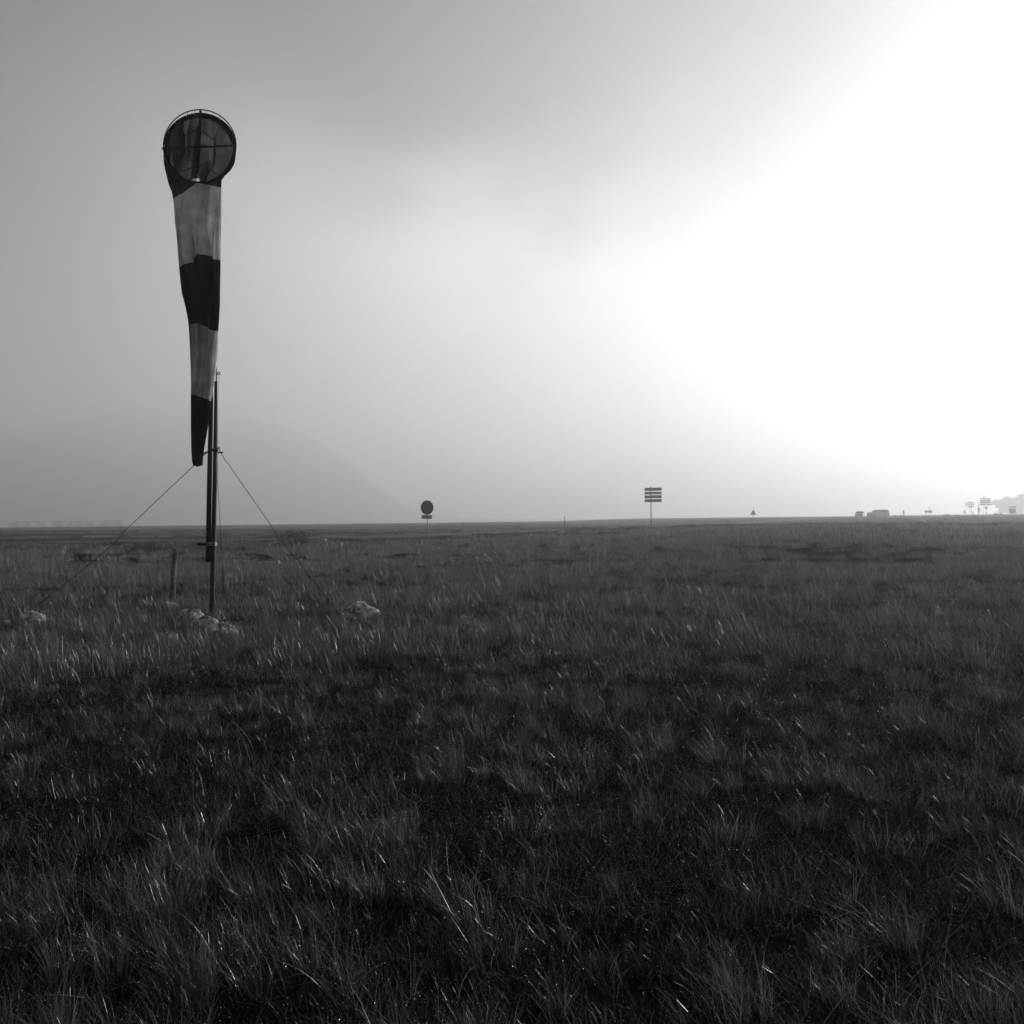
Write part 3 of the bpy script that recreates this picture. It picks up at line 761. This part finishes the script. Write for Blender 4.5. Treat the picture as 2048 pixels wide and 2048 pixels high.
panelsign('direction_sign', 285, 'large misty direction sign of stacked boards with pointed right ends',
          [(1966.2, 993.8)], [(1959.6, 1982, 996.3, 998.5), (1959.4, 1981.4, 1000, 1003), (1959.3, 1983.6, 1003.6, 1006.4), (1959, 1983.8, 1007.4, 1010.6), (1965, 1969, 993.6, 995)], pointed=True)
panelsign('road_panel', 250, 'small wide road panel on two legs with a thin mast rising above it', [(1859.3, 1012.5), (1852.4, 1024)], [(1849, 1864.2, 1021, 1025.4)], pm='signface', cat='road sign')
panelsign('information_board', 240, 'dark information board with a separate header plate, on two legs near the right edge', [(2019.6, 1013), (2030, 1013)],
          [(2019, 2031, 1012.6, 1015.4), (2018.2, 2031, 1017, 1025.8)], pm='signdark', cat='information board')
# diamond sign and round sign in the mist
e, f = sgn(1929.3, 262, 'diamond-shaped sign low in the mist left of the direction signs', name='diamond_sign'); pole(e, f, 1929.3, 1020, 0, .035)
c = f(1929.3, 1024); MB().prism([(c.x - .36, c.z), (c.x, c.z - .56), (c.x + .36, c.z), (c.x, c.z + .56)], -.07, -.05).build('face', M['signface'], e)
MB().prism([(c.x - .2, c.z), (c.x, c.z - .32), (c.x + .2, c.z), (c.x, c.z + .32)], -.084, -.0725).build('centre', M['white'], e)
e, f = sgn(1957.4, 270, 'round sign with a small plate beneath, in the mist beside a taller mast', name='round_sign'); pole(e, f, 1957.4, 1016, 0, .035)
m_ = MB(); disc(m_, f(1957.6, 1018.5) + Vector((0, -.07, 0)), .4, .03, Matrix.Identity(4)); m_.build('disc', M['signface'], e)
c = f(1957.6, 1023.4); m_ = MB(); m_.box(c + Vector((0, -.07, 0)), (.72, .03, .2), bev=.005); m_.build('plate', M['signface'], e)
# tall bare masts
for (x, y, d, lb) in ((1956.6, 1001, 290, 'thin bare mast just left of the large misty direction sign'), (2017.8, 995, 330, 'tall bare mast beside the information board'), (2043, 991, 330, 'tall bare mast at the right edge of the picture')):
    e, f = sgn(x, d, lb, 'mast', 'bare masts in the mist', name='bare_mast'); t = f(x, y)
    MB().tube([Vector((t.x, 0, -.2)), Vector((t.x, 0, t.z * .5)), t], [.09, .075, .05], n=10).build('pole', M['zinc'], e, True)
    MB().tube([t, t + Vector((0, 0, .06))], [.07, .02], n=10).build('cap', M['signdark'], e)
# roadside marker posts
def marker(px, ytop, d, label, wd=.07):
    e, f = sgn(px, d, label, 'marker post', 'roadside marker posts', name='marker_post'); t = f(px, ytop); z = t.z
    MB().tube([(0, 0, -.15), (0, 0, z - .24)], wd, n=10).build('lower_post', M['signdark'], e, True)
    MB().tube([(0, 0, z - .24), (0, 0, z - .12)], wd * .98, n=10).build('reflector_band', M['white'], e, True)
    MB().tube([(0, 0, z - .12), (0, 0, z - .02), (0, 0, z)], [wd, wd, wd * .6], n=10).build('cap', M['black'], e, True)
marker(1129.3, 1033.8, 92, 'thin dark marker post with a pale band, alone left of the four-panel sign', .045)
marker(1946.3, 1021.6, 262, 'short dark marker post under the small two-column direction sign')
marker(1992.2, 1023, 262, 'left one of two marker posts between the give-way sign and the information board', .05)
marker(1994.6, 1021.2, 268, 'right and slightly taller one of two marker posts left of the information board', .05)

# ------------------------------------------------------------------ cars
def car(px, d, rz, label, length, width, height, paint, boxy):
    bp = base_at(px, d); bp.z += .0
    e = empty('parked_car', bp, label, 'car', 'cars parked by the far road', rz)
    Ln, W, H = length, width, height; g_ = .22
    if boxy:
        body = [(-.5, .36), (-.5, .62), (-.485, .68), (-.22, .70), (.46, .70), (.5, .64), (.5, .34)]
        roof = [(-.24, .695), (-.12, .96), (.0, 1.0), (.38, .99), (.44, .93), (.475, .695)]
    else:
        body = [(-.5, .32), (-.5, .52), (-.47, .60), (-.24, .68), (.44, .69), (.5, .60), (.5, .34)]
        roof = [(-.26, .675), (-.1, .95), (.02, 1.0), (.24, .98), (.36, .88), (.46, .685)]
    def loft(outline, w0, w1, zb, zt):
        v = []; n = len(outline)
        for s in (-1, 1):
            for (x, z) in outline:
                zz = z * H; k_ = (zz - zb) / max(zt - zb, .01); w = w0 + (w1 - w0) * max(0, min(1, k_))
                v.append((x * Ln, s * w / 2, zz))
        fs = [tuple(range(n)), tuple(range(2 * n - 1, n - 1, -1))] + [(i, i + n, (i + 1) % n + n, (i + 1) % n) for i in range(n)]
        return v, fs
    # body shell with wheel arches
    wx = (-.31, .30); wr = .33 if boxy else .31
    low = []
    for x, z in body: low.append((x * Ln, z * H))
    bottom = []
    for cx_ in sorted(wx, reverse=True):
        bottom += [(cx_ * Ln + (wr + .06) * math.cos(a), wr + (wr + .06) * math.sin(a)) for a in np.linspace(-.25, math.pi + .25, 10)]
    outl = low + [(q_[0], max(q_[1], g_)) for q_ in [(.47 * Ln, g_)] + bottom + [(-.47 * Ln, g_)]]
    bm = bmesh.new(); vs = {}
    for s in (-1, 1):
        vs[s] = [bm.verts.new((x, s * W / 2 * (1 - .07 * max(0, (z - .3) / (H * .4))) * (1 - .1 * (abs(x / Ln * 2)) ** 6), z)) for x, z in outl]
    n = len(outl)
    bm.faces.new(vs[-1]); bm.faces.new(vs[1][::-1])
    for i in range(n): bm.faces.new((vs[-1][i], vs[1][i], vs[1][(i + 1) % n], vs[-1][(i + 1) % n]))
    bmesh.ops.triangulate(bm, faces=[f_ for f_ in bm.faces if len(f_.verts) > 4]); bmesh.ops.recalc_face_normals(bm, faces=bm.faces)
    me = bpy.data.meshes.new('body'); bm.to_mesh(me); bm.free(); me.materials.append(M[paint])
    o = bpy.data.objects.new('body', me); C.objects.link(o); o.parent = e
    v, fs = loft(roof, W * .9, W * .74, H * .69, H); mk('cabin', v, fs, M[paint], e)
    # glass set 4 mm proud of the cabin
    def quad(name, p4, off):
        v = [Vector(p) for p in p4]; nn = (v[1] - v[0]).cross(v[2] - v[0]).normalized()
        if nn.dot(Vector(off)) < 0: nn = -nn
        mk(name, [p + nn * .012 for p in v] + [p - nn * .004 for p in v], [(0, 1, 2, 3), (7, 6, 5, 4), (0, 4, 5, 1), (1, 5, 6, 2), (2, 6, 7, 3), (3, 7, 4, 0)], M['glass'], e)
    def wz(z): k_ = (z - .69) / .31; return (W * .9 + (W * .74 - W * .9) * k_) / 2
    def lerp(a_, b_, t): return a_[0] + (b_[0] - a_[0]) * t, a_[1] + (b_[1] - a_[1]) * t
    A, B = roof[0], roof[1]; p0, p1 = lerp(A, B, .1), lerp(A, B, .93)
    quad('windscreen', [(p0[0] * Ln, -wz(p0[1]) * .9, p0[1] * H), (p0[0] * Ln, wz(p0[1]) * .9, p0[1] * H), (p1[0] * Ln, wz(p1[1]) * .88, p1[1] * H), (p1[0] * Ln, -wz(p1[1]) * .88, p1[1] * H)], (-1, 0, .3))
    A, B = roof[-1], roof[-2]; p0, p1 = lerp(A, B, .15), lerp(A, B, .92)
    quad('rear_window', [(p0[0] * Ln, -wz(p0[1]) * .86, p0[1] * H), (p0[0] * Ln, wz(p0[1]) * .86, p0[1] * H), (p1[0] * Ln, wz(p1[1]) * .84, p1[1] * H), (p1[0] * Ln, -wz(p1[1]) * .84, p1[1] * H)], (1, 0, .3))
    zlo, zhi = .72, .92
    for s in (-1, 1):
        for (xa, xb, xc, xd) in (((-.20, .07, .07, -.10)), ((.09, .28, .28, .09)), ((.30, .44 if boxy else .40, .40 if boxy else .32, .30))):
            quad('side_window', [(xa * Ln, s * wz(zlo), zlo * H), (xb * Ln, s * wz(zlo), zlo * H), (xc * Ln, s * wz(zhi), zhi * H), (xd * Ln, s * wz(zhi), zhi * H)], (0, s, .2))
        for cx_ in wx:
            w_ = MB(); w_.tube([(cx_ * Ln, s * (W / 2 - .20), wr), (cx_ * Ln, s * (W / 2 + .005), wr)], wr, n=24); t_ = w_.build('wheel', M['rubber'], e, False)
            w_ = MB(); w_.tube([(cx_ * Ln, s * (W / 2 - .05), wr), (cx_ * Ln, s * (W / 2 + .012), wr)], wr * .62, n=18); w_.build('rim', M['zinc'], t_)
        MB().box((-.487 * Ln, s * W * .33, .53 * H), (.09, .34, .13), bev=.02).build('headlight', M['lamp'], e)
        MB().box((.487 * Ln, s * W * .40, .56 * H), (.08, .2, .2), bev=.02).build('tail_light', M['signdark'], e)
        MB().box((-.19 * Ln, s * (W / 2 + .02), .72 * H), (.12, .16, .12), bev=.02).build('wing_mirror', M[paint], e)
    MB().box((-.495 * Ln, 0, .50 * H), (.06, W * .38, .11), bev=.01).build('grille', M['black'], e)
    MB().box((-.5 * Ln, 0, .36 * H), (.07, .52, .11), bev=.004).build('number_plate', M['white'], e)
    return e
car(1720, 208, R(66), 'pale small hatchback seen from the front, parked left of the darker estate car', 4.0, 1.75, 1.46, 'paint', False)
car(1756, 216, R(22), 'darker tall estate car seen from the side, parked right of the pale hatchback', 4.5, 1.85, 1.72, 'paint2', True)

# ------------------------------------------------------------------ person
def person(px, ytop, d, label):
    bp = base_at(px, d); Hh = (P(px, ytop, d) - bp).z; Hh = max(1.55, min(1.85, Hh)); s = Hh / 1.75
    J = {'pel': (0, 0, .95), 'sp': (0, .0, 1.15), 'ch': (0, 0, 1.36), 'nk': (0, 0, 1.50), 'hd': (0, -.01, 1.60), 'tp': (0, 0, 1.72),
         'ls': (-.17, 0, 1.40), 'le': (-.23, .02, 1.13), 'lw': (-.22, -.08, .90), 'lh': (-.22, -.11, .80),
         'rs': (.17, 0, 1.40), 're': (.22, .03, 1.13), 'rw': (.19, -.12, .93), 'rh': (.18, -.16, .84),
         'lhp': (-.09, 0, .90), 'lk': (-.11, -.03, .50), 'la': (-.12, .02, .09), 'lt': (-.13, -.15, .03),
         'rhp': (.09, 0, .90), 'rk': (.10, -.05, .50), 'ra': (.12, .06, .09), 'rt': (.14, -.11, .03)}
    Rd = dict(pel=.13, sp=.125, ch=.15, nk=.055, hd=.10, tp=.06, ls=.07, le=.048, lw=.032, lh=.035, rs=.07, re=.048, rw=.032, rh=.035, lhp=.095, lk=.06, la=.045, lt=.04, rhp=.095, rk=.06, ra=.045, rt=.04)
    E = [('pel', 'sp'), ('sp', 'ch'), ('ch', 'nk'), ('nk', 'hd'), ('hd', 'tp'), ('ch', 'ls'), ('ls', 'le'), ('le', 'lw'), ('lw', 'lh'), ('ch', 'rs'), ('rs', 're'), ('re', 'rw'), ('rw', 'rh'),
         ('pel', 'lhp'), ('lhp', 'lk'), ('lk', 'la'), ('la', 'lt'), ('pel', 'rhp'), ('rhp', 'rk'), ('rk', 'ra'), ('ra', 'rt')]
    ks = list(J); me = bpy.data.meshes.new('person')
    me.from_pydata([tuple(c * s for c in J[q]) for q in ks], [(ks.index(a), ks.index(b)) for a, b in E], [])
    o = bpy.data.objects.new('person', me); C.objects.link(o); o.location = bp; o.rotation_euler = (0, 0, .5)
    me.materials.append(M['jacket'])
    sk = o.modifiers.new('skin', 'SKIN')
    for i, q in enumerate(ks): me.skin_vertices[0].data[i].radius = (Rd[q] * s, Rd[q] * s)
    me.skin_vertices[0].data[0].use_root = True
    o.modifiers.new('sub', 'SUBSURF').levels = 2; o.modifiers['sub'].render_levels = 2
    tag(o, label, 'person')
    return o
person(1807.5, 1019.3, 247, 'person in dark clothes standing alone between the parked cars and the small road panel')

# ------------------------------------------------------------------ trees and bushes
def leafmesh(name, blobs, nleaf, size, mat_, seed):
    r = np.random.default_rng(seed); V, F = [], []
    tot = sum(b_[3] ** 2 for b_ in blobs)
    for (cx_, cy_, cz_, cr) in blobs:
        for _ in range(int(nleaf * cr ** 2 / tot)):
            u = r.normal(size=3); u /= np.linalg.norm(u); rad = cr * r.uniform(.35, 1.08) ** .6
            c = np.array([cx_, cy_, cz_]) + u * rad * np.array([1, 1, .8])
            a = r.normal(size=3); a /= np.linalg.norm(a); b_ = np.cross(a, r.normal(size=3)); b_ /= np.linalg.norm(b_); s_ = size * r.uniform(.5, 1.3)
            q = len(V); V += [tuple(c + a * s_), tuple(c + b_ * s_ * .5), tuple(c - a * s_), tuple(c - b_ * s_ * .5)]; F.append((q, q + 1, q + 2, q + 3))
    me = bpy.data.meshes.new(name); me.from_pydata(V, [], F); me.materials.append(mat_); return me
def tree(loc_, h_, w_, label, seed, group, leaves=2600, name='tree', low=.42):
    r = random.Random(seed); e = empty(name, loc_, label, 'tree', group, r.uniform(0, 6))
    m_ = MB(); th = h_ * .42; m_.tube([(0, 0, -.3), (.05 * r.uniform(-1, 1) * h_ * .3, 0, th * .6), (0, .02, th), (.1, 0, h_ * .75)], [h_ * .03, h_ * .023, h_ * .018, h_ * .006], n=10)
    bl = [(0, 0, h_ * .68, w_ * .34)]
    for i in range(9):
        a = i * 2.4 + r.uniform(-.4, .4); rad = w_ * r.uniform(.22, .42); z = h_ * r.uniform(low, .86)
        c = (math.cos(a) * rad, math.sin(a) * rad, z); m_.tube([(0, 0, z * .62), (c[0] * .5, c[1] * .5, z * .85), c], [h_ * .011, h_ * .007, h_ * .003], n=6)
        bl.append((*c, w_ * r.uniform(.14, .24)))
    bl.append((0, 0, h_ * .88, w_ * .16))
    m_.build('trunk', M['bark'], e, True)
    o = bpy.data.objects.new('crown', leafmesh('crown', bl, leaves, h_ * .035, M['foliage'], seed)); C.objects.link(o); o.parent = e
    return e
def copy_tree(o):
    c = o.copy(); C.objects.link(c)
    for ch in o.children:
        d_ = ch.copy(); C.objects.link(d_); d_.parent = c
    return c
def tloc(px, d): p = P(px, 1035, d); return Vector((p.x, d, Tz(p.x, d) - .05))
# the faint grove at the right edge
for i, (px, ytop, d, wf, lb) in enumerate(((2000, 1000, 640, .8, 'leftmost and lowest tree of the misty grove at the right edge'),
                                           (2014, 993, 660, .9, 'misty tree rising behind the information board'),
                                           (2031, 994, 680, .8, 'misty tree between the information board and the mast at the right edge'),
                                           (2047, 988, 640, 1.0, 'tallest misty tree, cut by the right edge of the picture'),
                                           (1773.5, 1019.5, 330, .9, 'small misty round tree just behind the darker car'))):
    q = tloc(px, d); hh = (P(px, ytop, d) - q).z; tree(q, hh, hh * wf * 1.25, lb, 40 + i, 'misty trees behind the road', 5200, low=.14)
# tiny trees along the far left skyline
words = ['leftmost of its row'] + [w + ' from the left in its row' for w in 'second third fourth fifth sixth seventh eighth ninth tenth eleventh twelfth thirteenth'.split()] + ['rightmost of its row, nearest the guy wire']
first = None
for i, (px, ytop) in enumerate(((22, 1043), (31, 1043), (38, 1042), (54, 1041.5), (79, 1041), (111, 1040.5), (121, 1040.5), (143, 1040.5), (158, 1040), (173, 1039.5), (186, 1042), (208, 1039.5), (219, 1042), (235, 1037.5))):
    d = 820 + 30 * (i % 3); q = tloc(px, d); hh = (P(px, ytop, d) - q).z
    if first is None:
        first = tree(q, 8.0, 6.5, 'x', 77, 'tiny trees on the far left skyline', 900); t_ = first
    else: t_ = copy_tree(first)
    t_.location = q; k_ = hh / 8.0; t_.scale = (k_ * random.uniform(.7, 1.1), k_, k_); t_.rotation_euler = (0, 0, i * 1.3)
    t_['label'] = 'tiny faint tree on the far left skyline, ' + words[i]
def bush(px, py, d, w_, h_, label, seed, mat_='foliage'):
    q = G(px, py) if d is None else base_at(px, d)
    r = random.Random(seed); e = empty('bush', q, label, 'bush')
    bl = [(r.uniform(-.4, .4) * w_, r.uniform(-.3, .3) * w_, h_ * r.uniform(.3, .7), min(w_, h_) * r.uniform(.3, .45)) for _ in range(8)]
    m_ = MB()
    for b_ in bl: m_.tube([(0, 0, -.05), (b_[0] * .5, b_[1] * .5, b_[2] * .5), b_[:3]], [.02, .014, .006], n=5)
    m_.build('stems', M['bark'], e)
    o = bpy.data.objects.new('foliage', leafmesh('foliage', bl, 1500, .05 * max(1, h_), M[mat_], seed)); C.objects.link(o); o.parent = e
    return e
bush(594, 1085, None, 1.5, .75, 'dark low thorny bush in the meadow to the right of the windsock mast', 5)
bush(1797, 1033, 243, 2.6, .6, 'low dark bush at the feet of the standing person', 6)
bush(2002, 1033, 235, 5, .8, 'low misty bush between the marker posts and the information board', 7)
bush(1908, 1035, 200, 5, .6, 'low spreading bush in the misty grass left of the diamond sign', 8)

# white scrap of paper in the meadow
q = G(1879, 1240); v, f_ = [], []
for j in range(7):
    for i in range(7):
        u, w = i / 6, j / 6
        v.append(((u - .5) * .10 * (1 - w * .6) - w * .035, (w - .5) * .02 + .012 * math.sin(u * 9 + w * 4), .06 + w * .10 + .008 * math.sin(u * 7)))
for j in range(6):
    for i in range(6): a = j * 7 + i; f_.append((a, a + 1, a + 8, a + 7))
pp = mk('paper_scrap', v, f_, M['paper'], smooth=True); pp.location = q; KEEP_OFF.append((q.x, q.y, .22)); tag(pp, 'small crumpled white scrap standing in the grass at right', 'litter')
pp.modifiers.new('thick', 'SOLIDIFY').thickness = .0015

# ------------------------------------------------------------------ scatter the meadow
HF_ = R(40)
def meadow(x, y):
    fa = ss(.27, .42, x / np.maximum(y, 1.0)); e_ = 52 + 38 * ss(-14, 12, x) + 5 * vnoise(x, y, .09, 21.0)
    return 1 - ss(e_ - 1 - 30 * fa, e_ + 1 + 80 * fa, y)
scatter('low', .3, 8, 75, .7, 1.4)
scatter('low', 8, 20, 24, 1.0, 2.0)
scatter('litter', .8, 14, 9, .7, 1.4)
near_t = lambda x, y: ss(-.05, .28, vnoise(x, y, .75, 3.3)) * (1 - .75 * ss(4.2, 5.6, np.hypot(x, y)) * (1 - ss(8.0, 11.0, np.hypot(x, y))))
scatter('tall', .3, 12, 22, .4, .95, keep=near_t)
scatter('mid', .3, 12, 30, .5, 1.1, keep=lambda x, y: .25 + .75 * ss(-.2, .25, vnoise(x, y, .9, 9.1)))
scatter('pale', .8, 14, 4.5, .5, 1.05, keep=lambda x, y: ss(-.1, .35, vnoise(x, y, .6, 31.0)))
scatter('palefield', 10, 34, 1.6, .6, 1.2, keep=lambda x, y: ss(-.1, .3, vnoise(x, y, .4, 33.0)))
scatter('palefield', 34, 75, .5, 1.0, 1.8, keep=lambda x, y: ss(-.1, .3, vnoise(x, y, .2, 35.0)) * meadow(x, y))
scatter('low', .3, 7, 40, .6, 1.1)
scatter('stem', 1.2, 16, 5, .6, 1.2)
scatter('tall', 11, 24, 10, .7, 1.2, keep=lambda x, y: .25 + .75 * ss(-.2, .25, vnoise(x, y, .45, 5.1)))
cl2k = lambda x, y, s1, s2, k_: ss(-.15, .22, vnoise(x, y, s1, k_)) * (.25 + .75 * ss(-.25, .12, vnoise(x, y, s2, k_ + 5)))
scatter('field', 8.5, 30, 9, .5, 1.15, keep=lambda x, y: .08 + .92 * cl2k(x, y, .33, 1.1, 1.7))
scatter('mid', 11, 26, 12, .8, 1.5, keep=lambda x, y: .1 + .9 * ss(-.1, .2, vnoise(x, y, .8, 13.1)))
scatter('field', 28, 60, 4.2, .7, 1.3, keep=lambda x, y: (.12 + .88 * cl2k(x, y, .16, .5, 2.7)) * meadow(x, y))
scatter('far', 45, 112, 1.3, .6, 1.15, keep=lambda x, y: (.15 + .85 * cl2k(x, y, .07, .2, 4.7)) * meadow(x, y))
edge = lambda x, y: 52 + 38 * ss(-14, 12, x)
scatter('heath', 40, 110, .9, .6, 1.3, keep=lambda x, y: np.exp(-((y - edge(x, y) + 4) / 5.0) ** 2) * (.3 + .7 * ss(-.2, .2, vnoise(x, y, .12, 6.7))))
scatter('far', 60, 260, .2, .5, .9, keep=lambda x, y: ss(-.1, .3, vnoise(x * .3, y, .07, 7.7)) * (1 - meadow(x, y)))
scatter('heath', 70, 300, .05, .5, 1.0, keep=lambda x, y: ss(0, .3, vnoise(x * .3, y, .05, 8.7)) * (1 - meadow(x, y)))

PT = np.concatenate(pts); IX = np.concatenate(idx); RT = np.concatenate(rot); SC = np.concatenate(scl)
print('tufts', len(PT))
me = bpy.data.meshes.new('meadow_grass'); me.vertices.add(len(PT)); me.vertices.foreach_set('co', PT.astype(np.float32).ravel())
a_ = me.attributes.new('idx', 'INT', 'POINT'); a_.data.foreach_set('value', IX.astype(np.int32))
a_ = me.attributes.new('rot', 'FLOAT_VECTOR', 'POINT'); a_.data.foreach_set('vector', RT.astype(np.float32).ravel())
a_ = me.attributes.new('scl', 'FLOAT', 'POINT'); a_.data.foreach_set('value', SC.astype(np.float32))
mo = bpy.data.objects.new('meadow_grass', me); C.objects.link(mo)
tag(mo, 'wind-bent dry grass covering the whole foreground meadow', 'grass', kind='stuff')
ng = bpy.data.node_groups.new('meadow_scatter', 'GeometryNodeTree')
ng.interface.new_socket('Geometry', in_out='INPUT', socket_type='NodeSocketGeometry'); ng.interface.new_socket('Geometry', in_out='OUTPUT', socket_type='NodeSocketGeometry')
N, L = ng.nodes.new, ng.links.new
gi, go = N('NodeGroupInput'), N('NodeGroupOutput')
ci = N('GeometryNodeCollectionInfo'); ci.inputs['Collection'].default_value = proto; ci.inputs['Separate Children'].default_value = True; ci.inputs['Reset Children'].default_value = True
ip = N('GeometryNodeInstanceOnPoints'); ip.inputs['Pick Instance'].default_value = True
def na_(nm, ty):
    n_ = N('GeometryNodeInputNamedAttribute'); n_.data_type = ty; n_.inputs['Name'].default_value = nm; return next(o for o in n_.outputs if o.enabled and o.name == 'Attribute')
L(gi.outputs[0], ip.inputs['Points']); L(ci.outputs[0], ip.inputs['Instance']); L(na_('idx', 'INT'), ip.inputs['Instance Index'])
L(na_('rot', 'FLOAT_VECTOR'), ip.inputs['Rotation']); L(na_('scl', 'FLOAT'), ip.inputs['Scale']); L(ip.outputs[0], go.inputs[0])
mo.modifiers.new('scatter', 'NODES').node_group = ng

# ------------------------------------------------------------------ render settings
sc.render.engine = 'CYCLES'
cy = sc.cycles
cy.max_bounces = 6; cy.diffuse_bounces = 3; cy.glossy_bounces = 2; cy.transmission_bounces = 5; cy.volume_bounces = 3; cy.transparent_max_bounces = 6
cy.sample_clamp_indirect = 4; cy.sample_clamp_direct = 0
cy.use_denoising = True
cy.denoising_input_passes = 'RGB_ALBEDO_NORMAL'; cy.denoising_prefilter = 'ACCURATE'; cy.denoising_quality = 'HIGH'
try: cy.denoiser = 'OPENIMAGEDENOISE'
except Exception: pass
cy.use_adaptive_sampling = False
vs = sc.view_settings; sc.display_settings.display_device = 'sRGB'
vs.view_transform = 'Standard'; vs.look = 'None'; vs.exposure = .79; vs.gamma = 1; vs.use_curve_mapping = False
